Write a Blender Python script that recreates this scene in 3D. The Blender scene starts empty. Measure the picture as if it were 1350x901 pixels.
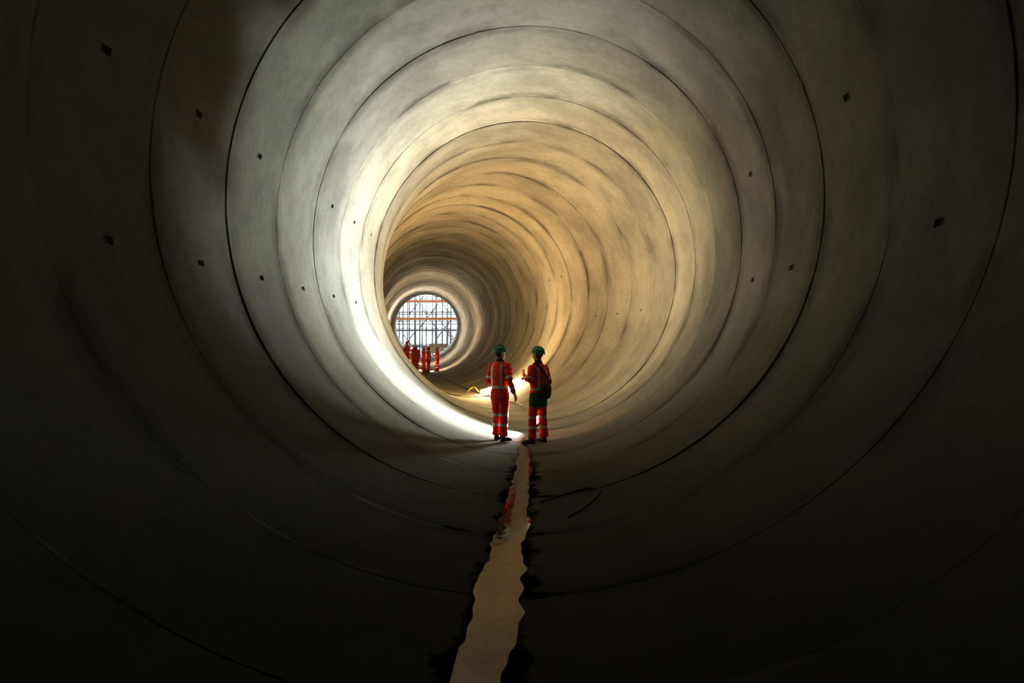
import bpy, bmesh, math, random
import numpy as np
from mathutils import Vector, Matrix, noise
random.seed(4)
D = bpy.data
scene = bpy.context.scene
scene.view_settings.view_transform = 'Standard'
scene.view_settings.gamma = 0.75
scene.view_settings.exposure = 0.33
COL = scene.collection

# ------------------------------------------------------------------ helpers
def link(o, parent=None):
    COL.objects.link(o)
    if parent is not None:
        o.parent = parent
    return o

def empty(name, loc=(0, 0, 0), rotz=0.0):
    e = D.objects.new(name, None)
    e.location = loc
    e.rotation_euler = (0, 0, rotz)
    e.empty_display_size = 0.2
    return link(e)

def mesh_obj(name, bm, mats, parent=None, smooth=True, loc=None):
    bmesh.ops.recalc_face_normals(bm, faces=bm.faces[:])
    me = D.meshes.new(name)
    bm.to_mesh(me)
    bm.free()
    for m in mats:
        me.materials.append(m)
    if smooth:
        for p in me.polygons:
            p.use_smooth = True
    o = D.objects.new(name, me)
    if loc:
        o.location = loc
    return link(o, parent)

def new_mat(name):
    m = D.materials.new(name)
    m.use_nodes = True
    nt = m.node_tree
    b = nt.nodes['Principled BSDF']
    return m, nt, b

def simple_mat(name, col, rough=0.6, metal=0.0, var=0.15, scale=12.0):
    m, nt, b = new_mat(name)
    tc = nt.nodes.new('ShaderNodeTexCoord')
    n = nt.nodes.new('ShaderNodeTexNoise')
    n.inputs['Scale'].default_value = scale
    n.inputs['Detail'].default_value = 2
    nt.links.new(tc.outputs['Object'], n.inputs['Vector'])
    r = nt.nodes.new('ShaderNodeValToRGB')
    r.color_ramp.elements[0].position = 0.3
    r.color_ramp.elements[1].position = 0.7
    r.color_ramp.elements[0].color = tuple(c * (1 - var) for c in col) + (1,)
    r.color_ramp.elements[1].color = tuple(min(1, c * (1 + var)) for c in col) + (1,)
    nt.links.new(n.outputs['Fac'], r.inputs['Fac'])
    nt.links.new(r.outputs['Color'], b.inputs['Base Color'])
    b.inputs['Roughness'].default_value = rough
    b.inputs['Metallic'].default_value = metal
    return m

# ------------------------------------------------------------------ tunnel path
R = 3.6
K = [(-12, 0), (10, 0), (15, 0), (18, -0.06), (20, -0.25), (22, -0.60), (25, -1.42), (28, -2.28), (32, -3.25),
     (38, -4.45), (46, -5.92), (54, -7.32), (64, -9.0), (76, -10.85), (90, -12.8), (110, -15.4)]
kx = np.array([k[0] for k in K], float)
ko = np.array([k[1] for k in K], float)
def hermite(y):
    y = min(max(y, kx[0]), kx[-1] - 1e-6)
    i = int(np.searchsorted(kx, y, side='right')) - 1
    i = min(max(i, 0), len(kx) - 2)
    def tan(j):
        if j == 0 or j == len(kx) - 1:
            a, b = (0, 1) if j == 0 else (len(kx) - 2, len(kx) - 1)
            return (ko[b] - ko[a]) / (kx[b] - kx[a])
        return (ko[j + 1] - ko[j - 1]) / (kx[j + 1] - kx[j - 1])
    h = kx[i + 1] - kx[i]
    t = (y - kx[i]) / h
    m0, m1 = tan(i) * h, tan(i + 1) * h
    return float((2*t**3 - 3*t**2 + 1) * ko[i] + (t**3 - 2*t**2 + t) * m0 + (-2*t**3 + 3*t**2) * ko[i+1] + (t**3 - t**2) * m1)
def rise(y):
    t = max(0.0, (y - 58) / 32.0)
    return 0.85 * t * t if t < 1 else 0.85
def centre(y):
    return Vector((hermite(y), y, R + rise(y)))
def frame(y):
    c = centre(y)
    t = (centre(y + 0.2) - centre(y - 0.2)).normalized()
    lat = Vector((t.y, -t.x, 0)).normalized()
    up = lat.cross(t).normalized()
    return c, t, lat, up
def wall_pt(y, deg, inset=0.0):
    """point on the lining; deg measured from the right springline, 90 = crown, -90 = invert"""
    c, t, lat, up = frame(y)
    a = math.radians(deg)
    return c + (lat * math.cos(a) + up * math.sin(a)) * (R - inset)
def floor_z(x, y):
    dx = x - hermite(y)
    return R + rise(y) - math.sqrt(max(R * R - dx * dx, 0.01))

ys = np.arange(-9, 90.01, 0.05)
pts = [centre(float(y)) for y in ys]
sl = [float(ys[0])]
for a, b in zip(pts[:-1], pts[1:]):
    sl.append(sl[-1] + (b - a).length)
sl = np.array(sl)
def y_of_s(s):
    return float(np.interp(s, sl, ys))

# ------------------------------------------------------------------ concrete material
def concrete_material():
    m, nt, b = new_mat('segment_concrete')
    N, L = nt.nodes, nt.links
    def math_(op, a, c=None, clamp=False):
        n = N.new('ShaderNodeMath'); n.operation = op; n.use_clamp = clamp
        for i, v in enumerate((a, c)):
            if v is None: continue
            if isinstance(v, (int, float)): n.inputs[i].default_value = v
            else: L.new(v, n.inputs[i])
        return n.outputs[0]
    def mrange(v, a, c, d, e, smooth=True):
        n = N.new('ShaderNodeMapRange')
        n.interpolation_type = 'SMOOTHSTEP' if smooth else 'LINEAR'
        L.new(v, n.inputs[0])
        for i, x in enumerate((a, c, d, e)):
            n.inputs[i + 1].default_value = x
        return n.outputs[0]
    uvn = N.new('ShaderNodeUVMap'); uvn.uv_map = 'UVMap'
    sep = N.new('ShaderNodeSeparateXYZ'); L.new(uvn.outputs[0], sep.inputs[0])
    u, v = sep.outputs[0], sep.outputs[1]
    th = math_('DIVIDE', u, R)
    cyl = N.new('ShaderNodeCombineXYZ')
    L.new(math_('MULTIPLY', math_('COSINE', th), R), cyl.inputs[0])
    L.new(math_('MULTIPLY', math_('SINE', th), R), cyl.inputs[1])
    L.new(v, cyl.inputs[2])
    cyl = cyl.outputs[0]
    def noise_(vec, scale, detail=3, rough=0.55, stretch=None):
        n = N.new('ShaderNodeTexNoise')
        n.inputs['Scale'].default_value = scale
        n.inputs['Detail'].default_value = detail
        n.inputs['Roughness'].default_value = rough
        if stretch:
            mp = N.new('ShaderNodeMapping'); mp.inputs['Scale'].default_value = stretch
            L.new(vec, mp.inputs['Vector']); L.new(mp.outputs[0], n.inputs['Vector'])
        else:
            L.new(vec, n.inputs['Vector'])
        return n.outputs['Fac']
    q = math_('DIVIDE', math_('SUBTRACT', v, 10.9), 1.8)
    idx = math_('FLOOR', q)
    wn = N.new('ShaderNodeTexWhiteNoise'); wn.noise_dimensions = '1D'; L.new(idx, wn.inputs['W'])
    ringtone = mrange(wn.outputs['Value'], 0, 1, 0.86, 1.12, False)
    fr = math_('FRACT', q)
    jd = math_('MULTIPLY', math_('MINIMUM', fr, math_('SUBTRACT', 1.0, fr)), 1.8)
    big = noise_(cyl, 0.75, 3, 0.62)
    fine = noise_(cyl, 9.0, 2, 0.65)
    jn = noise_(cyl, 1.0, 2, 0.6, (0.55, 0.55, 0.9))
    jn2 = noise_(cyl, 1.0, 3, 0.7, (1.0, 1.0, 4.0))
    f1 = mrange(big, 0.3, 0.7, 0.80, 1.11)
    f3 = mrange(fine, 0.3, 0.7, 0.94, 1.04)
    js = math_('MULTIPLY', mrange(jd, 0.0, 0.42, 1, 0), mrange(jn, 0.44, 0.60, 0, 1))
    js = math_('MULTIPLY', js, mrange(jn2, 0.3, 0.6, 0.4, 1))
    f4 = math_('SUBTRACT', 1.0, math_('MULTIPLY', js, 0.48))
    jl = math_('MULTIPLY', mrange(jd, 0.010, 0.030, 1, 0), mrange(jn2, 0.38, 0.60, 0.1, 1))
    f5 = math_('SUBTRACT', 1.0, math_('MULTIPLY', jl, 0.5))
    tot = math_('MULTIPLY', math_('MULTIPLY', ringtone, f1), f3)
    tot = math_('MULTIPLY', tot, math_('MULTIPLY', f4, f5))
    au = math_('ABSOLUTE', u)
    dirt_shade = math_('MULTIPLY', mrange(au, 1.0, 5.4, 1, 0), mrange(big, 0.25, 0.6, 0.8, 1))  # floor dirt with foreground shade painted in, deeper toward the camera
    dirt_shade = math_('MULTIPLY', dirt_shade, mrange(v, 10.0, 17.0, 1, 0.35))
    # wet mask, centred on the puddle line that wanders left near the camera
    uc = math_('ADD', u, mrange(v, 3.0, 11.0, 0.15, 0.0, False))
    wnz = noise_(cyl, 1.0, 4, 0.62, (3.0, 3.0, 2.2))
    wob = math_('MULTIPLY', math_('SUBTRACT', wnz, 0.5), 0.60)
    jointw = math_('MULTIPLY', mrange(jd, 0.0, 0.10, 1, 0), math_('ADD', mrange(wnz, 0.40, 0.62, 0.0, 0.45), 0.05))
    edge = math_('SUBTRACT', math_('SUBTRACT', math_('ABSOLUTE', uc), wob), jointw)
    wid = mrange(v, 4.0, 12.0, 0.22, 0.17, False)
    wet = mrange(math_('SUBTRACT', edge, wid), -0.03, 0.06, 1, 0)
    wet = math_('MULTIPLY', wet, mrange(v, 11.0, 13.4, 1, 0))
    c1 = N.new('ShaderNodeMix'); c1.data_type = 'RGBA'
    L.new(dirt_shade, c1.inputs[0])
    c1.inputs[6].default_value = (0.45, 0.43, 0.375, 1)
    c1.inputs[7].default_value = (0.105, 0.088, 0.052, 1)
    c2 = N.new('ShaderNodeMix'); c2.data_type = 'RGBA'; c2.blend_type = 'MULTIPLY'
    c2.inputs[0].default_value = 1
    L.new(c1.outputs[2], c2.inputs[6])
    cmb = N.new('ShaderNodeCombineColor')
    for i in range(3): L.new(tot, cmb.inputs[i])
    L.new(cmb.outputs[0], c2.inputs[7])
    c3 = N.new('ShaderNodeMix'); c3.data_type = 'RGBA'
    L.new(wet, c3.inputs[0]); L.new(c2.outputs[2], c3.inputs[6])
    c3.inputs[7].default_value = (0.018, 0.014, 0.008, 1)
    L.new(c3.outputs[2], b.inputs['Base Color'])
    b.inputs['Roughness'].default_value = 0.9
    L.new(mrange(wet, 0, 1, 0.18, 0.0), b.inputs['Specular IOR Level'])
    bp = N.new('ShaderNodeBump'); bp.inputs['Strength'].default_value = 0.2; bp.inputs['Distance'].default_value = 0.02
    L.new(fine, bp.inputs['Height'])
    L.new(bp.outputs['Normal'], b.inputs['Normal'])
    return m
M_conc = concrete_material()
M_pocket = simple_mat('pocket_grout', (0.18, 0.17, 0.145), 0.9, var=0.3, scale=20)

# ------------------------------------------------------------------ tunnel lining mesh
NC = 192
W = 1.8
rows = []
k0 = int(math.floor((-8 - 10.9) / W))
k1 = int(math.ceil((sl[-1] - 10.9) / W))
rng = random.Random(11)
for k in range(k0, k1):
    s0 = 10.9 + k * W
    lip = rng.uniform(-0.012, 0.012)
    for (ds, kind) in ((0.012, 'r'), (0.05, 'r'), (0.35, 'r'), (W/2 - 0.10, 'p0'), (W/2 + 0.10, 'p1'), (1.45, 'r'), (W - 0.05, 'r'), (W - 0.008, 'r')):
        rows.append((s0 + ds, lip, kind, k))
    rows.append((s0 + W - 0.005, lip, 'g', k))
    rows.append((s0 + W + 0.008, lip, 'g', k))
rows = [r for r in rows if sl[0] <= r[0] <= sl[-1]]
bm = bmesh.new()
uvl = bm.loops.layers.uv.new('UVMap')
grid = []
for (s, dr, kind, k) in rows:
    y = y_of_s(s)
    c, t, lat, up = frame(y)
    line = []
    for j in range(NC):
        a = -math.pi / 2 + 2 * math.pi * j / NC
        hh = 0.5 + 0.5 * math.sin(a)
        w = min(1.0, hh * 12)
        wv = noise.noise(Vector((math.cos(a) * 1.5 + 9, math.sin(a) * 1.5, k * 5.3)))
        rad = R + (dr + 0.014 * wv) * w
        if kind == 'g':
            nz = noise.noise(Vector((math.cos(a) * 2.2, math.sin(a) * 2.2, k * 3.7)))
            rad += (0.003 + 0.045 * max(0.0, nz + 0.03)) * (0.15 + 0.85 * w)
        line.append(bm.verts.new(c + (lat * math.cos(a) + up * math.sin(a)) * rad))
    grid.append(line)
pocket_cols = [round(((d + 90) % 360) / 360 * NC) for d in (14, 166, -14, 194)]
pocket_faces = []
for i in range(len(rows) - 1):
    for j in range(NC):
        j2 = (j + 1) % NC
        f = bm.faces.new((grid[i][j], grid[i][j2], grid[i+1][j2], grid[i+1][j]))
        f.smooth = True
        du = 2 * math.pi * R / NC
        ja = j if j < NC // 2 else j - NC
        us = [ja * du, (ja + 1) * du, (ja + 1) * du, ja * du]
        vs = [rows[i][0], rows[i][0], rows[i+1][0], rows[i+1][0]]
        for lp, uu, vv in zip(f.loops, us, vs):
            lp[uvl].uv = (uu, vv)
        if rows[i][2] == 'p0' and j in pocket_cols:
            left = j in (pocket_cols[1], pocket_cols[3])
            if rng.random() < (0.9 if left else 0.5):
                pocket_faces.append(f)
bm.faces.ensure_lookup_table()
bm.normal_update()
f0 = bm.faces[0]
fm = f0.calc_center_median()
if f0.normal.dot(centre(fm.y) - fm) < 0:
    bmesh.ops.reverse_faces(bm, faces=bm.faces[:])
bm.normal_update()
r1 = bmesh.ops.inset_individual(bm, faces=pocket_faces, thickness=0.032, depth=0.0)
r2 = bmesh.ops.inset_individual(bm, faces=pocket_faces, thickness=0.008, depth=-0.030)
for f in pocket_faces:
    f.material_index = 1
me = D.meshes.new('tunnel_lining')
bm.to_mesh(me); bm.free()
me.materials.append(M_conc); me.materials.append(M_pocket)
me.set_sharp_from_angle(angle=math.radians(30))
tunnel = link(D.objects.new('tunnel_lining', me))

# added unseen cap behind the camera, shuts out world light
bm = bmesh.new()
ringv = []
for rr, off in ((R + 0.1, 0.0), (R + 0.1, -0.3)):
    ringv.append([bm.verts.new(Vector((rr * math.cos(a), -8.9 + off, R + rr * math.sin(a)))) for a in [2 * math.pi * i / 64 for i in range(64)]])
bm.faces.new(ringv[0]); bm.faces.new(ringv[1])
for i in range(64):
    bm.faces.new((ringv[0][i], ringv[0][(i+1) % 64], ringv[1][(i+1) % 64], ringv[1][i]))
mesh_obj('unseen_end_cap', bm, [simple_mat('end_cap_dark', (0.03, 0.027, 0.022), 0.9)], smooth=False)

# ------------------------------------------------------------------ shallow water in the invert
def water_material():
    m, nt, b = new_mat('standing_water')
    N, L = nt.nodes, nt.links
    tc = N.new('ShaderNodeTexCoord')
    mp = N.new('ShaderNodeMapping'); mp.inputs['Scale'].default_value = (1, 0.5, 1)
    L.new(tc.outputs['Object'], mp.inputs['Vector'])
    n = N.new('ShaderNodeTexNoise'); n.inputs['Scale'].default_value = 9; n.inputs['Detail'].default_value = 3
    L.new(mp.outputs[0], n.inputs['Vector'])
    bp = N.new('ShaderNodeBump'); bp.inputs['Strength'].default_value = 0.28; bp.inputs['Distance'].default_value = 0.01
    L.new(n.outputs['Fac'], bp.inputs['Height']); L.new(bp.outputs['Normal'], b.inputs['Normal'])
    b.inputs['Base Color'].default_value = (0.05, 0.034, 0.028, 1)
    b.inputs['Roughness'].default_value = 0.06
    b.inputs['IOR'].default_value = 1.42
    b.inputs['Specular IOR Level'].default_value = 0.72
    b.inputs['Specular Tint'].default_value = (1.0, 0.86, 0.84, 1)
    return m
M_water = water_material()
bm = bmesh.new()
prev = None
y = 0.5
while y < 15.0:
    base = float(np.interp(y, [3, 5.5, 9, 11, 13, 15], [0.140, 0.17, 0.125, 0.12, 0.10, 0.04]))
    xc = -float(np.interp(y, [3, 11], [0.15, 0.0])) - 0.06 * float(np.interp(y, [11, 15], [0, 1]))
    wl = base + 0.06 * noise.noise(Vector((0, y * 1.3, 0))) + 0.035 * noise.noise(Vector((3, y * 4, 0)))
    wr = base + 0.06 * noise.noise(Vector((7, y * 1.1, 0))) + 0.035 * noise.noise(Vector((9, y * 4, 0)))
    cur = [bm.verts.new((xc - max(wl, .005), y, 0.012)), bm.verts.new((xc, y, 0.012)), bm.verts.new((xc + max(wr, .005), y, 0.012))]
    if prev:
        bm.faces.new((prev[0], prev[1], cur[1], cur[0])); bm.faces.new((prev[1], prev[2], cur[2], cur[1]))
    prev = cur
    y += 0.05
mesh_obj('puddle', bm, [M_water])

# ------------------------------------------------------------------ people
def tube(bm, pts, rads, seg=16, ref=Vector((0, 1, 0))):
    """closed lofted tube; rads = r or (rx, ry)"""
    pts = [Vector(p) for p in pts]
    rings = []
    n = len(pts)
    for i, p in enumerate(pts):
        if i == 0: t = pts[1] - pts[0]
        elif i == n - 1: t = pts[-1] - pts[-2]
        else: t = (pts[i+1] - pts[i]).normalized() + (pts[i] - pts[i-1]).normalized()
        t.normalize()
        rf = ref if abs(t.dot(ref)) < 0.95 else Vector((1, 0, 0))
        ax = rf.cross(t).normalized()
        ay = t.cross(ax).normalized()
        r = rads[i]
        rx, ry = r if isinstance(r, tuple) else (r, r)
        rings.append([bm.verts.new(p + ax * rx * math.cos(a) + ay * ry * math.sin(a)) for a in [2 * math.pi * k / seg for k in range(seg)]])
    for a, b_ in zip(rings[:-1], rings[1:]):
        for k in range(seg):
            bm.faces.new((a[k], a[(k+1) % seg], b_[(k+1) % seg], b_[k]))
    for ringv, idx in ((rings[0], 0), (rings[-1], n - 1)):
        if idx == 0: t = (pts[0] - pts[1]).normalized()
        else: t = (pts[-1] - pts[-2]).normalized()
        r = rads[idx]; rm = min(r) if isinstance(r, tuple) else r
        last = ringv
        base_co = [v.co.copy() for v in ringv]
        for q in (0.5, 0.85):
            sc = math.sqrt(1 - q * q)
            cpt = pts[idx]
            nr = [bm.verts.new(cpt + (v - cpt) * sc + t * rm * q * 0.6) for v in base_co]
            for k in range(seg):
                bm.faces.new((last[k], last[(k+1) % seg], nr[(k+1) % seg], nr[k]))
            last = nr
        bm.faces.new(last)

def blob(bm, c, r, seg=20):
    m = Matrix.Translation(Vector(c)) @ Matrix.Diagonal((r[0], r[1], r[2], 1))
    bmesh.ops.create_uvsphere(bm, u_segments=seg, v_segments=seg // 2, radius=1, matrix=m)

def remeshed(bm, voxel, smooth_it=3, fac=0.5):
    bmesh.ops.recalc_face_normals(bm, faces=bm.faces[:])
    me = D.meshes.new('tmp'); bm.to_mesh(me); bm.free()
    o = D.objects.new('tmp', me); COL.objects.link(o)
    md = o.modifiers.new('r', 'REMESH'); md.mode = 'VOXEL'; md.voxel_size = voxel
    if smooth_it:
        ms = o.modifiers.new('s', 'SMOOTH'); ms.factor = fac; ms.iterations = smooth_it
    dg = bpy.context.evaluated_depsgraph_get()
    out = D.meshes.new_from_object(o.evaluated_get(dg))
    D.objects.remove(o); D.meshes.remove(me)
    for p in out.polygons: p.use_smooth = True
    return out

def cloth_mat(name, col, rough=0.75):
    m, nt, b = new_mat(name)
    tc = nt.nodes.new('ShaderNodeTexCoord')
    n = nt.nodes.new('ShaderNodeTexNoise'); n.inputs['Scale'].default_value = 14; n.inputs['Detail'].default_value = 3
    n.inputs['Distortion'].default_value = 0.8
    nt.links.new(tc.outputs['Object'], n.inputs['Vector'])
    r = nt.nodes.new('ShaderNodeValToRGB')
    r.color_ramp.elements[0].color = tuple(c * 0.72 for c in col) + (1,)
    r.color_ramp.elements[1].color = tuple(min(1, c * 1.12) for c in col) + (1,)
    r.color_ramp.elements[0].position = 0.3; r.color_ramp.elements[1].position = 0.6
    nt.links.new(n.outputs['Fac'], r.inputs['Fac']); nt.links.new(r.outputs['Color'], b.inputs['Base Color'])
    b.inputs['Roughness'].default_value = rough
    bp = nt.nodes.new('ShaderNodeBump'); bp.inputs['Strength'].default_value = 0.6; bp.inputs['Distance'].default_value = 0.012
    nt.links.new(n.outputs['Fac'], bp.inputs['Height']); nt.links.new(bp.outputs['Normal'], b.inputs['Normal'])
    return m
M_red = cloth_mat('hivis_orange_red', (0.90, 0.055, 0.020))
M_band = simple_mat('reflective_tape', (0.62, 0.63, 0.60), 0.35, var=0.08)
M_green_cloth = cloth_mat('green_overshirt', (0.03, 0.14, 0.06))
M_collar = cloth_mat('dark_collar', (0.03, 0.03, 0.045))
M_skin = simple_mat('skin', (0.50, 0.27, 0.18), 0.55, var=0.08)
M_hair = simple_mat('dark_hair', (0.03, 0.02, 0.013), 0.7, var=0.4, scale=60)
M_boot = simple_mat('boot_leather', (0.02, 0.017, 0.014), 0.5, var=0.3)
M_helm_g = simple_mat('green_hardhat_shell', (0.016, 0.26, 0.12), 0.3, var=0.05)
M_helm_w = simple_mat('white_hardhat_shell', (0.75, 0.75, 0.72), 0.3, var=0.05)
M_helm_o = simple_mat('orange_hardhat_shell', (0.75, 0.16, 0.02), 0.3, var=0.05)
M_black = simple_mat('black_rubber', (0.015, 0.015, 0.015), 0.6)
M_eye = simple_mat('eye_white', (0.75, 0.73, 0.7), 0.2, var=0.02)
M_iris = simple_mat('iris', (0.05, 0.03, 0.02), 0.2)
M_lip = simple_mat('lips', (0.38, 0.13, 0.10), 0.5)
M_bag = cloth_mat('bag_fabric', (0.035, 0.035, 0.03))

def make_hand_mesh(side, curl=0.45):
    """wrist at origin, fingers to -Z, thumb to +Y, palm faces the body (-side*x)."""
    bm = bmesh.new()
    tube(bm, [(0, 0, 0.03), (0, 0, 0), (0, 0.002, -0.04), (0, 0.002, -0.088)],
         [(0.021, 0.029), (0.020, 0.029), (0.017, 0.038), (0.013, 0.041)], 14, ref=Vector((0, 1, 0)))
    ins = -side
    for yy, ln, r in ((0.032, 0.072, 0.0088), (0.0105, 0.082, 0.0092), (-0.011, 0.076, 0.0088), (-0.0315, 0.058, 0.0078)):
        p = Vector((0, yy, -0.078)); a = curl * 0.35
        ps = [p.copy()]; rs = [r * 1.05]
        for kk, fr_ in enumerate((0.46, 0.32, 0.24)):
            p = p + Vector((ins * math.sin(a), yy * 0.06 * fr_, -math.cos(a))) * ln * fr_ * 1.15
            ps.append(p.copy()); rs.append(r * (0.98 - 0.1 * kk)); a += curl
        tube(bm, ps, rs, 10)
    tube(bm, [(0, 0.022, -0.018), (ins * 0.008, 0.043, -0.045), (ins * 0.017, 0.056, -0.070), (ins * 0.024, 0.060, -0.092)],
         [0.014, 0.0125, 0.0105, 0.0085], 10)
    return remeshed(bm, 0.0034, 1, 0.4)
HANDS = {1: make_hand_mesh(1), -1: make_hand_mesh(-1)}
for h in HANDS.values(): h.materials.append(M_skin)

def make_head_mesh():
    bm = bmesh.new()
    blob(bm, (0, -0.012, 0.035), (0.076, 0.095, 0.088))
    blob(bm, (0, 0.022, -0.010), (0.062, 0.066, 0.088))
    blob(bm, (0, 0.040, -0.068), (0.040, 0.040, 0.034))
    blob(bm, (0.030, 0.050, -0.022), (0.026, 0.028, 0.026)); blob(bm, (-0.030, 0.050, -0.022), (0.026, 0.028, 0.026))
    blob(bm, (0, 0.072, 0.030), (0.045, 0.018, 0.011))
    tube(bm, [(0, 0.080, 0.018), (0, 0.094, -0.004), (0, 0.104, -0.020), (0, 0.088, -0.026)], [0.008, 0.010, 0.013, 0.011], 10, ref=Vector((1, 0, 0)))
    blob(bm, (0, 0.083, -0.047), (0.023, 0.010, 0.008))
    for sx in (1, -1):
        blob(bm, (sx * 0.079, -0.006, -0.002), (0.010, 0.018, 0.030), 14)
    tube(bm, [(0, -0.020, -0.16), (0, -0.016, -0.10), (0, -0.010, -0.04)], [0.062, 0.056, 0.056], 18)
    me = remeshed(bm, 0.006, 2, 0.5)
    me.materials.append(M_skin); me.materials.append(M_hair); me.materials.append(M_lip)
    for p in me.polygons:
        c = p.center
        if (c.z > 0.052) or (c.y < -0.012 and c.z > -0.055 and abs(c.x) < 0.083 and not (abs(c.x) > 0.071 and c.y > -0.03 and c.z < 0.03)):
            p.material_index = 1
        elif abs(c.z + 0.047) < 0.008 and abs(c.x) < 0.024 and c.y > 0.07:
            p.material_index = 2
    return me
HEAD = make_head_mesh()
def make_eyes():
    bm = bmesh.new()
    for sx in (1, -1):
        blob(bm, (sx * 0.029, 0.074, 0.008), (0.0125, 0.0115, 0.0085), 14)
    nf = len(bm.faces)
    for sx in (1, -1):
        blob(bm, (sx * 0.029, 0.0835, 0.008), (0.0052, 0.0032, 0.0052), 12)
    bm.faces.ensure_lookup_table()
    for i, f in enumerate(bm.faces):
        f.material_index = 0 if i < nf else 1; f.smooth = True
    me = D.meshes.new('eyes'); bm.to_mesh(me); bm.free()
    me.materials.append(M_eye); me.materials.append(M_iris)
    return me
EYES = make_eyes()
def make_helmet(mat):
    bm = bmesh.new()
    NT, NP = 40, 12
    rings = []
    for i in range(NP):
        ph = (math.pi / 2) * i / NP
        line = []
        for j in range(NT):
            a = 2 * math.pi * j / NT
            rx, ry = 0.110 * math.cos(ph) ** 0.85, 0.136 * math.cos(ph) ** 0.85
            line.append(bm.verts.new((rx * math.cos(a), ry * math.sin(a), 0.118 * math.sin(ph))))
        rings.append(line)
    top = bm.verts.new((0, 0, 0.118))
    for i in range(NP - 1):
        for j in range(NT):
            bm.faces.new((rings[i][j], rings[i][(j+1) % NT], rings[i+1][(j+1) % NT], rings[i+1][j]))
    for j in range(NT):
        bm.faces.new((rings[-1][j], rings[-1][(j+1) % NT], top))
    brim = []
    for j in range(NT):
        a = 2 * math.pi * j / NT
        e = 0.014 + 0.052 * max(0.0, math.sin(a)) ** 2.2
        brim.append(bm.verts.new(((0.110 + e * 0.75) * math.cos(a), (0.136 + e) * math.sin(a), -0.010 - 0.10 * (e - 0.014))))
    for j in range(NT):
        bm.faces.new((brim[j], brim[(j+1) % NT], rings[0][(j+1) % NT], rings[0][j]))
    bmesh.ops.recalc_face_normals(bm, faces=bm.faces[:])
    bmesh.ops.solidify(bm, geom=bm.faces[:], thickness=0.004)
    arc = [(0, 0.136 * math.cos(t) * 0.97, 0.116 * math.sin(t) + 0.006) for t in [math.radians(25 + 13 * q) for q in range(11)]]
    tube(bm, arc, [(0.016, 0.007)] * len(arc), 10, ref=Vector((1, 0, 0)))
    for sx in (-1, 1):
        arc = [(sx * 0.042, 0.122 * math.cos(t), 0.104 * math.sin(t) + 0.006) for t in [math.radians(35 + 12 * q) for q in range(10)]]
        tube(bm, arc, [(0.008, 0.006)] * len(arc), 8, ref=Vector((1, 0, 0)))
    bmesh.ops.recalc_face_normals(bm, faces=bm.faces[:])
    me = D.meshes.new('helmet'); bm.to_mesh(me); bm.free()
    me.materials.append(mat)
    for p in me.polygons: p.use_smooth = True
    me.set_sharp_from_angle(angle=math.radians(50))
    return me
HELM = {'g': make_helmet(M_helm_g), 'w': make_helmet(M_helm_w), 'o': make_helmet(M_helm_o)}
def make_boot():
    bm = bmesh.new()
    tube(bm, [(0, -0.075, 0.045), (0, -0.03, 0.050), (0, 0.05, 0.045), (0, 0.12, 0.036), (0, 0.165, 0.030)],
         [(0.040, 0.038), (0.043, 0.046), (0.046, 0.040), (0.051, 0.034), (0.040, 0.026)], 16, ref=Vector((0, 0, 1)))
    tube(bm, [(0, -0.035, 0.03), (0, -0.035, 0.12), (0, -0.038, 0.20)], [(0.045, 0.052), (0.046, 0.052), (0.052, 0.056)], 16)
    tube(bm, [(0, -0.085, 0.016), (0, 0.0, 0.016), (0, 0.10, 0.016), (0, 0.175, 0.018)], [(0.043, 0.015), (0.043, 0.015), (0.055, 0.015), (0.042, 0.015)], 14, ref=Vector((0, 0, 1)))
    me = remeshed(bm, 0.007, 2)
    zmin = min(v.co.z for v in me.vertices)
    for v in me.vertices: v.co.z -= zmin
    me.materials.append(M_boot)
    return me
BOOT = make_boot()

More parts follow.
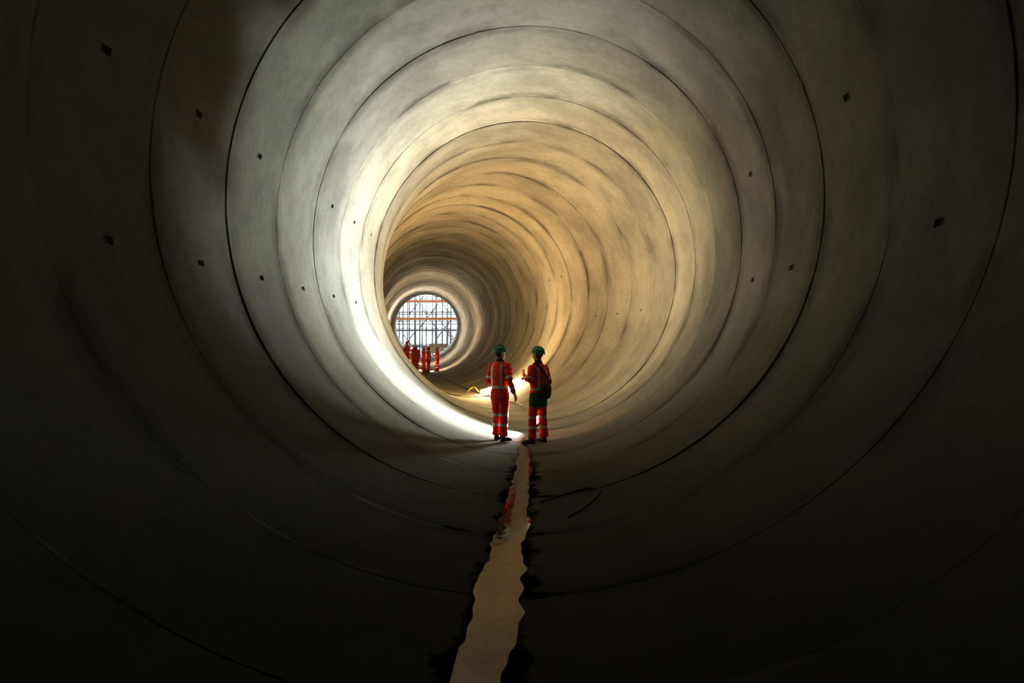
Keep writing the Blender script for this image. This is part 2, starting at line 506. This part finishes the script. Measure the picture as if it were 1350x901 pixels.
def build_body(pose, green=False, seed=0):
    P = {k: Vector(v) for k, v in pose.items()}
    bm = bmesh.new()
    hem = 0.80 if not green else 0.72
    lean = P.get('lean', Vector((0, 0, 0)))
    def tl(z):
        return lean * max(0.0, (z - 0.9)) / 0.6
    prof = [(hem, .196, .150), (0.88, .190, .148), (0.97, .178, .138), (1.06, .176, .134), (1.18, .192, .138), (1.30, .206, .140), (1.38, .200, .128), (1.44, .165, .104), (1.485, .095, .082), (1.53, .070, .072)]
    tube(bm, [(tl(z).x, tl(z).y, z) for z, a, b in prof], [(a, b) for z, a, b in prof], 28, ref=Vector((0, 1, 0)))
    segs = []
    for s, sx in (('l', -1), ('r', 1)):
        hip = Vector((sx * 0.092, 0, 0.90)); kn = P['knee_' + s]; an = P['ankle_' + s]
        tube(bm, [hip + Vector((0, 0, 0.06)), hip, hip.lerp(kn, 0.5), kn, kn.lerp(an, 0.35), kn.lerp(an, 0.8), an.lerp(kn, 0.02)],
             [0.088, 0.104, (0.090, 0.098), (0.076, 0.084), (0.077, 0.086), (0.074, 0.083), (0.078, 0.090)], 20)
        sh = Vector((sx * 0.178, 0, 1.405)) + tl(1.40); el = P['elbow_' + s]; wr = P['wrist_' + s]
        tube(bm, [sh + Vector((-sx * 0.05, 0, 0.015)), sh, sh.lerp(el, 0.45), el, el.lerp(wr, 0.4), el.lerp(wr, 0.97)],
             [0.060, 0.078, 0.068, 0.058, 0.058, 0.046], 18)
        segs += [('leg', kn, hip), ('shin', an, kn), ('uarm', sh, el), ('farm', el, wr)]
    me = remeshed(bm, 0.0125, 5, 0.5)
    newco = []
    for v in me.vertices:
        c = v.co.copy()
        n = noise.noise(Vector((c.x * 9 + seed, c.y * 9, c.z * 16))) + 0.5 * noise.noise(Vector((c.x * 20, c.y * 20 + seed, c.z * 30)))
        newco.append(c + v.normal * n * 0.009)
    for v, c in zip(me.vertices, newco): v.co = c
    for m in (M_red, M_band, M_collar, M_green_cloth): me.materials.append(m)
    def segd(p, a, b):
        ab = b - a; t = max(0, min(1, (p - a).dot(ab) / ab.length_squared))
        return (p - (a + ab * t)).length, t
    for p in me.polygons:
        c = p.center.copy()
        best = ('torso', 0, 99)
        for kind, a, b in segs:
            d, t = segd(c, a, b)
            if d < best[2]: best = (kind, t, d)
        kind, t, d = best
        mi = 0
        if kind in ('uarm', 'farm') and (d < 0.085) and abs(c.x) > 0.165 or (kind == 'farm' and d < 0.08):
            if kind == 'uarm' and 0.66 < t < 0.82: mi = 1
            if kind == 'farm' and 0.42 < t < 0.60: mi = 1
        elif c.z > hem - 0.03:
            zz = c.z
            if 0.99 < zz < 1.04: mi = 1
            elif 1.04 < zz < 1.44 and 0.085 < abs(c.x - tl(zz).x) < 0.122: mi = 1
            elif zz > 1.495: mi = 2
            elif green and zz < 0.955: mi = 3
        else:
            zl = c.z
            if 0.47 < zl < 0.52 or 0.28 < zl < 0.33: mi = 1
        p.material_index = mi
    return me

def worker(loc, yaw, pose, helm='g', head_yaw=0.0, head_pitch=0.0, green=False, seed=0, bag=False):
    e = empty('construction_worker', loc, yaw)
    link(D.objects.new('workwear', build_body(pose, green, seed)), e)
    lean = Vector(pose.get('lean', (0, 0, 0)))
    hr = D.objects.new('head', HEAD); hr.location = Vector((0, 0.012, 1.632)) + lean * 1.15
    hr.rotation_euler = (head_pitch, 0, head_yaw); link(hr, e)
    link(D.objects.new('eyes', EYES), hr)
    he = link(D.objects.new('hard_hat', HELM[helm]), hr); he.location = (0, -0.006, 0.050); he.rotation_euler = (0.08, 0, 0)
    for s, sx in (('l', -1), ('r', 1)):
        el = Vector(pose['elbow_' + s]); wr = Vector(pose['wrist_' + s])
        d = (wr - el).normalized()
        z = -d
        yref = Vector((0, 1, 0)) if abs(d.y) < 0.8 else Vector((0, 0, 1))
        x = yref.cross(z).normalized(); yv = z.cross(x)
        h = D.objects.new('hand_' + s, HANDS[sx]); link(h, e)
        h.matrix_local = Matrix.Translation(wr + d * 0.012) @ Matrix((x, yv, z)).transposed().to_4x4()
        b = D.objects.new('boot_' + s, BOOT); link(b, e)
        an = Vector(pose['ankle_' + s])
        b.location = (an.x, an.y + 0.035, an.z - 0.115)
        b.rotation_euler = (0, 0, -sx * 0.16)
    if bag:
        bm = bmesh.new()
        tube(bm, [(0.02, -0.175, 0.86), (0.02, -0.180, 0.93), (0.02, -0.180, 1.05), (0.02, -0.172, 1.10)],
             [(0.115, 0.040), (0.135, 0.052), (0.135, 0.052), (0.110, 0.038)], 20)
        me = remeshed(bm, 0.010, 2); me.materials.append(M_bag)
        link(D.objects.new('shoulder_bag', me), e)
        bm = bmesh.new()
        sp = [(0.12, -0.15, 1.05), (0.09, -0.158, 1.2), (0.0, -0.163, 1.32), (-0.10, -0.125, 1.44), (-0.125, -0.03, 1.50), (-0.11, 0.09, 1.44)]
        tube(bm, sp, [(0.022, 0.006)] * len(sp), 8)
        mesh_obj('bag_strap', bm, [M_black], e)
    return e

def std_pose(spread=0.10, lf=0.0, rf=0.0, lz=0.0, rz=0.0):
    return {'knee_l': (-spread, 0.02 + lf * 0.6, 0.49 + lz), 'ankle_l': (-spread - 0.01, lf, 0.115 + lz),
            'knee_r': (spread, 0.02 + rf * 0.6, 0.49 + rz), 'ankle_r': (spread + 0.01, rf, 0.115 + rz),
            'elbow_l': (-0.245, -0.03, 1.13), 'wrist_l': (-0.235, 0.06, 0.885),
            'elbow_r': (0.245, -0.03, 1.13), 'wrist_r': (0.235, 0.06, 0.885)}
def grounded(pose, x, y, yaw):
    base = floor_z(x, y)
    for s in 'lr':
        a = Vector(pose['ankle_' + s]); wx = x + a.x * math.cos(yaw) - a.y * math.sin(yaw); wy = y + a.x * math.sin(yaw) + a.y * math.cos(yaw)
        dz = floor_z(wx, wy) - base + 0.004
        for j in ('ankle_', 'knee_'):
            v = Vector(pose[j + s]); v.z += dz * (1 if j == 'ankle_' else 0.5); pose[j + s] = tuple(v)
    return pose, base

# near pair
yaw = math.radians(-32); x, y = -0.50, 14.25
p = std_pose(0.085, 0.03, -0.02)
p['elbow_r'] = (0.262, -0.05, 1.13); p['wrist_r'] = (0.29, 0.05, 0.90)
p['elbow_l'] = (-0.25, -0.02, 1.13); p['wrist_l'] = (-0.16, 0.17, 0.99)
p, b0 = grounded(p, x, y, yaw)
worker((x, y, b0), yaw, p, 'g', head_yaw=math.radians(-30), seed=1)
yaw = math.radians(48); x, y = 0.22, 14.15
p = std_pose(0.12, 0.03, -0.03)
p['elbow_l'] = (-0.265, -0.02, 1.16); p['wrist_l'] = (-0.17, 0.19, 1.27)
p['elbow_r'] = (0.25, -0.05, 1.13); p['wrist_r'] = (0.20, 0.12, 0.93)
p, b0 = grounded(p, x, y, yaw)
worker((x, y, b0), yaw, p, 'g', head_yaw=math.radians(18), green=True, seed=5, bag=True)

# distant group
far = [(-9.10, 54.5, -0.4, 'o'), (-8.72, 55.2, 2.6, 'w'), (-8.28, 53.6, 0.5, 'o'), (-7.90, 54.6, -1.2, 'w'), (-7.45, 54.0, 1.3, 'o'),
       (-8.10, 52.2, 2.9, 'w'), (-6.95, 54.9, 1.9, 'w')]
for i, (fx, fy, fyaw, hc) in enumerate(far):
    p = std_pose(0.10 + 0.02 * (i % 2), 0.05 * (i % 3 - 1), -0.04 * (i % 3 - 1))
    if i % 2: p['wrist_l'] = (-0.10, 0.26, 1.10)
    if i % 3 == 0: p['wrist_r'] = (0.14, 0.24, 1.15)
    p, b0 = grounded(p, fx, fy, fyaw)
    worker((fx, fy, b0), fyaw, p, hc, head_yaw=0.3 * (i % 3 - 1), seed=10 + i)

# ------------------------------------------------------------------ lamps
M_alu = simple_mat('lamp_housing', (0.12, 0.12, 0.125), 0.5, metal=0.5)
def emis(name, col, s):
    m, nt, b = new_mat(name)
    b.inputs['Base Color'].default_value = (0.8, 0.8, 0.8, 1)
    b.inputs['Emission Color'].default_value = tuple(col) + (1,)
    b.inputs['Emission Strength'].default_value = s
    return m
WARM = (1.0, 0.71, 0.37)
def tube_lamp(a, b, col, strength, r=0.028):
    a, b = Vector(a), Vector(b)
    e = empty('fluorescent_tube_light', a)
    d = b - a; n = d.normalized()
    bm = bmesh.new(); tube(bm, [n * 0.05, d - n * 0.05], [r, r], 8, ref=Vector((0, 1, 0)))
    mesh_obj('glowing_tube', bm, [emis('tube_glow', col, strength)], e)
    bm = bmesh.new()
    for q in (Vector((0, 0, 0)), d):
        s = n if q.length < 1e-6 else -n
        tube(bm, [q - s * 0.04, q + s * 0.03, q + s * 0.07], [r * 1.25, r * 1.3, r * 1.25], 12)
    for q in (d * 0.08, d * 0.92):
        tube(bm, [q + Vector((0, 0, -r)), q + Vector((0, 0, -0.075))], [0.02, 0.03], 10)
    mesh_obj('end_caps', bm, [M_alu], e)
    return e
tube_lamp(wall_pt(28.0, -84, 0.11), wall_pt(27.2, -58, 0.11), WARM, 780, 0.042)
tube_lamp(wall_pt(33.5, 186, 0.10), wall_pt(35.0, 186, 0.10), WARM, 150)  # added lamp, out of view round the bend, warms right wall and ceiling
tube_lamp(wall_pt(44.0, 190, 0.10), wall_pt(45.5, 190, 0.10), (1, 0.76, 0.48), 150)  # second added lamp on the hidden inner wall, fills the stretch beyond
tube_lamp(wall_pt(55.8, -100, 0.10), wall_pt(57.2, -97, 0.10), (1, 0.82, 0.60), 1100)
tube_lamp(wall_pt(70.0, 204, 0.14), wall_pt(74.0, 206, 0.14), (1, 0.86, 0.74), 600, 0.035)

def floodlight(loc, direction, power, col, sx=0.55, sy=0.30, spread=180):
    e = empty('led_floodlight', loc)
    d = Vector(direction).normalized()
    q = d.to_track_quat('-Z', 'Y')
    bm = bmesh.new()
    bmesh.ops.create_cube(bm, size=1, matrix=Matrix.Diagonal((sx + 0.04, sy + 0.04, 0.06, 1)))
    bmesh.ops.bevel(bm, geom=bm.edges[:], offset=0.012, segments=3, affect='EDGES')
    for i in range(9):
        bmesh.ops.create_cube(bm, size=1, matrix=Matrix.Translation((-sx/2 + sx * i / 8, 0, 0.045)) @ Matrix.Diagonal((0.008, sy, 0.04, 1)))
    h = mesh_obj('housing', bm, [M_alu], e, smooth=False); h.rotation_mode = 'QUATERNION'; h.rotation_quaternion = q
    h.location = -d * 0.040
    bm = bmesh.new()
    bmesh.ops.create_cube(bm, size=1, matrix=Matrix.Diagonal((sx, sy, 0.008, 1)))
    g = mesh_obj('lens', bm, [emis('led_panel', col, 5)], e, smooth=False); g.rotation_mode = 'QUATERNION'; g.rotation_quaternion = q
    g.location = -d * 0.006
    bm = bmesh.new()
    zf = -loc[2] + floor_z(loc[0], loc[1]) + 0.02
    tube(bm, [(-sx/2 - 0.01, 0, 0), (-sx/2 - 0.01, 0.03, zf + .015), (0, 0.03, zf), (sx/2 + 0.01, 0.03, zf + .015), (sx/2 + 0.01, 0, 0)], [0.009] * 5, 8)
    mesh_obj('bracket', bm, [M_alu], e)
    ld = D.lights.new('led_panel_light', 'AREA'); ld.shape = 'RECTANGLE'; ld.size = sx; ld.size_y = sy
    ld.energy = power; ld.color = col; ld.spread = math.radians(spread)
    lo = D.objects.new('led_panel_light', ld); link(lo, e)
    lo.rotation_mode = 'QUATERNION'; lo.rotation_quaternion = q; lo.location = d * 0.01
    return e
floodlight((0.20, 16.2, 0.25), (-0.68, -0.36, 0.62), 330, (0.86, 0.96, 1.0), 0.20, 0.20, 138)
floodlight((-0.64, 17.6, 0.34), (0.12, 0.46, 0.87), 280, (1.0, 0.80, 0.50), 0.22, 0.22, 160)  # added fill lamp behind the left worker, brightens the ceiling past the pair

# cables and hose
def cable(name, pts, r, mat):
    cu = D.curves.new(name, 'CURVE'); cu.dimensions = '3D'; cu.bevel_depth = r; cu.bevel_resolution = 3; cu.resolution_u = 8
    sp = cu.splines.new('NURBS'); sp.points.add(len(pts) - 1)
    for p_, q in zip(sp.points, pts): p_.co = (q[0], q[1], q[2], 1)
    sp.order_u = 4; sp.use_endpoint_u = True
    cu.materials.append(mat)
    return link(D.objects.new(name, cu))
M_yel = simple_mat('yellow_hose_rubber', (0.60, 0.55, 0.10), 0.45)
hp = [wall_pt(28.6, -95, 0.02), wall_pt(28.3, -91, 0.02), wall_pt(28.2, -89.5, 0.25), wall_pt(28.1, -86.5, 0.36), wall_pt(28.0, -85, 0.20), wall_pt(27.8, -84, 0.05), wall_pt(27.6, -80, 0.02)]
cable('yellow_hose', hp, 0.014, M_yel)
cp = [wall_pt(yy, -90 + a, 0.02) for yy, a in ((17, 6), (19, 9), (21, 5), (23, 10), (25, 7), (27, 11), (30, 6), (36, 8), (44, 3), (52, -4), (56, -8))]
cable('power_cable', cp, 0.012, M_black)
cp = [wall_pt(27.0 + 0.15 * math.sin(i), -118 + 4.2 * i, 0.02) for i in range(10)]
cable('power_cable', cp, 0.014, M_black)
cp = [(xx, yy, floor_z(xx, yy) + 0.012) for xx, yy in ((0.22, 8.75), (0.40, 8.95), (0.62, 9.15), (0.85, 9.2), (0.95, 8.95), (0.85, 8.5), (0.66, 8.1), (0.50, 7.85))]
cable('power_cable', cp, 0.010, M_black)

# ------------------------------------------------------------------ shaft beyond the tunnel
cx, cz = hermite(90), rise(90)
M_sheet = simple_mat('white_sheeting', (0.66, 0.70, 0.70), 0.7, var=0.3, scale=0.8)
M_slab = simple_mat('shaft_concrete', (0.35, 0.34, 0.31), 0.9, var=0.2, scale=1.5)
M_galv = simple_mat('galvanised_tube', (0.20, 0.21, 0.22), 0.45, metal=0.4)
M_orange = simple_mat('orange_walings', (0.55, 0.24, 0.11), 0.6)
M_board = simple_mat('scaffold_board', (0.36, 0.23, 0.12), 0.8)
def box(name, c, s, mat, parent=None, rot=0):
    bm = bmesh.new(); bmesh.ops.create_cube(bm, size=1, matrix=Matrix.Diagonal((*s, 1)))
    o = mesh_obj(name, bm, [mat], parent, smooth=False, loc=c); o.rotation_euler = (0, 0, rot); return o
box('floor', (cx - 1.0, 98.6, cz - 0.15), (17, 17, 0.3), M_slab)
box('wall_left', (cx - 9.6, 98.6, 7), (0.4, 17, 15), M_slab)
box('wall_right', (cx + 7.6, 98.6, 7), (0.4, 17, 15), M_slab)
bm = bmesh.new()
xs = np.arange(-8.4, 8.5, 0.3); pr = None
for i, xx in enumerate(xs):
    yy = 107.0 + (0.08 if (i // 2) % 2 else 0.0)
    cur = (bm.verts.new((cx - 1.0 + xx, yy, cz)), bm.verts.new((cx - 1.0 + xx, yy, 15)))
    if pr: bm.faces.new((pr[0], cur[0], cur[1], pr[1]))
    pr = cur
mesh_obj('wall_back', bm, [M_sheet], smooth=False)
sc = empty('scaffolding', (cx - 0.8, 98, cz))
bm = bmesh.new()
def tb(a, b, r=0.06): tube(bm, [a, b], [r] * 2, 6)
srng = random.Random(3)
for yy in (-2, 0.5, 3):
    for xx in (-5.6, -3.6, -2.2, -1.0, 0.6, 2.2, 4.2, 6.0):
        xj = xx + srng.uniform(-0.3, 0.3)
        tb((xj, yy, 0.02), (xj, yy, 12), 0.07)
    for zz in (1.2, 3.3, 4.2, 5.4, 6.9, 7.8, 9.4):
        zz += srng.uniform(-0.25, 0.25)
        tb((-6, yy, zz), (6.4, yy, zz), 0.06)
for xx, zz in ((-3.6, 0.2), (-1.0, 3.3), (2.2, 0.3), (0.6, 5.4), (-5.6, 4.2), (1.2, 2.0), (-2.2, 5.2)):
    tb((xx, -2.1, zz), (xx + 2.0, -2.1, zz + 2.6), 0.06)
    tb((xx + 2.0, 0.4, zz), (xx, 0.4, zz + 2.6), 0.06)
mesh_obj('poles', bm, [M_galv], sc)
bm = bmesh.new()
for zz, yy in ((4.55, -2.4), (6.75, -2.4), (8.3, 0.8)):
    bmesh.ops.create_cube(bm, size=1, matrix=Matrix.Translation((0.2, yy, zz)) @ Matrix.Diagonal((12.4, 0.3, 0.34, 1)))
mesh_obj('walings', bm, [M_orange], sc, smooth=False)
bm = bmesh.new()
for zz in (3.35, 5.45, 7.85):
    for q in range(5):
        bmesh.ops.create_cube(bm, size=1, matrix=Matrix.Translation((0.2, 1.0 + 0.26 * q, zz + 0.09)) @ Matrix.Diagonal((12.0, 0.23, 0.05, 1)))
for q in range(4):
    bmesh.ops.create_cube(bm, size=1, matrix=Matrix.Translation((1.2 + 0.1 * q, -2.8, 0.35 + 0.3 * q)) @ Matrix.Diagonal((3.6 - 0.5 * q, 0.9, 0.26, 1)))
mesh_obj('boards', bm, [M_board], sc, smooth=False)
bm = bmesh.new()
for xx in (-0.25, 0.2): tube(bm, [(xx + 2.8, -2.7, 0.02), (xx + 2.8, -2.3, 3), (xx + 2.8, -1.9, 6)], [0.04] * 3, 8)
for i in range(19): tube(bm, [(2.55, -2.68 + 0.042 * i, 0.3 + i * 0.3), (3.0, -2.68 + 0.042 * i, 0.3 + i * 0.3)], [0.025] * 2, 6)
mesh_obj('ladder', bm, [M_galv], sc)

ld = D.lights.new('shaft_daylight', 'AREA'); ld.shape = 'RECTANGLE'; ld.size = 14; ld.size_y = 12; ld.energy = 6500; ld.color = (0.93, 0.98, 1.0)
lo = D.objects.new('shaft_daylight', ld); lo.location = (cx - 1, 98.5, 14.6); link(lo)

# ------------------------------------------------------------------ world
w = D.worlds.new('World'); scene.world = w; w.use_nodes = True
w.node_tree.nodes['Background'].inputs[0].default_value = (0.75, 0.86, 1, 1)
w.node_tree.nodes['Background'].inputs[1].default_value = 0.8

# ------------------------------------------------------------------ camera
cam = D.cameras.new('camera'); co = D.objects.new('camera', cam); link(co)
cam.lens = 36 * 1000 / 1350; cam.sensor_width = 36; cam.clip_end = 300
co.location = (0.17, 0, 1.8)
co.rotation_euler = (math.radians(90) + 0.0075, 0, 0.031)
scene.camera = co
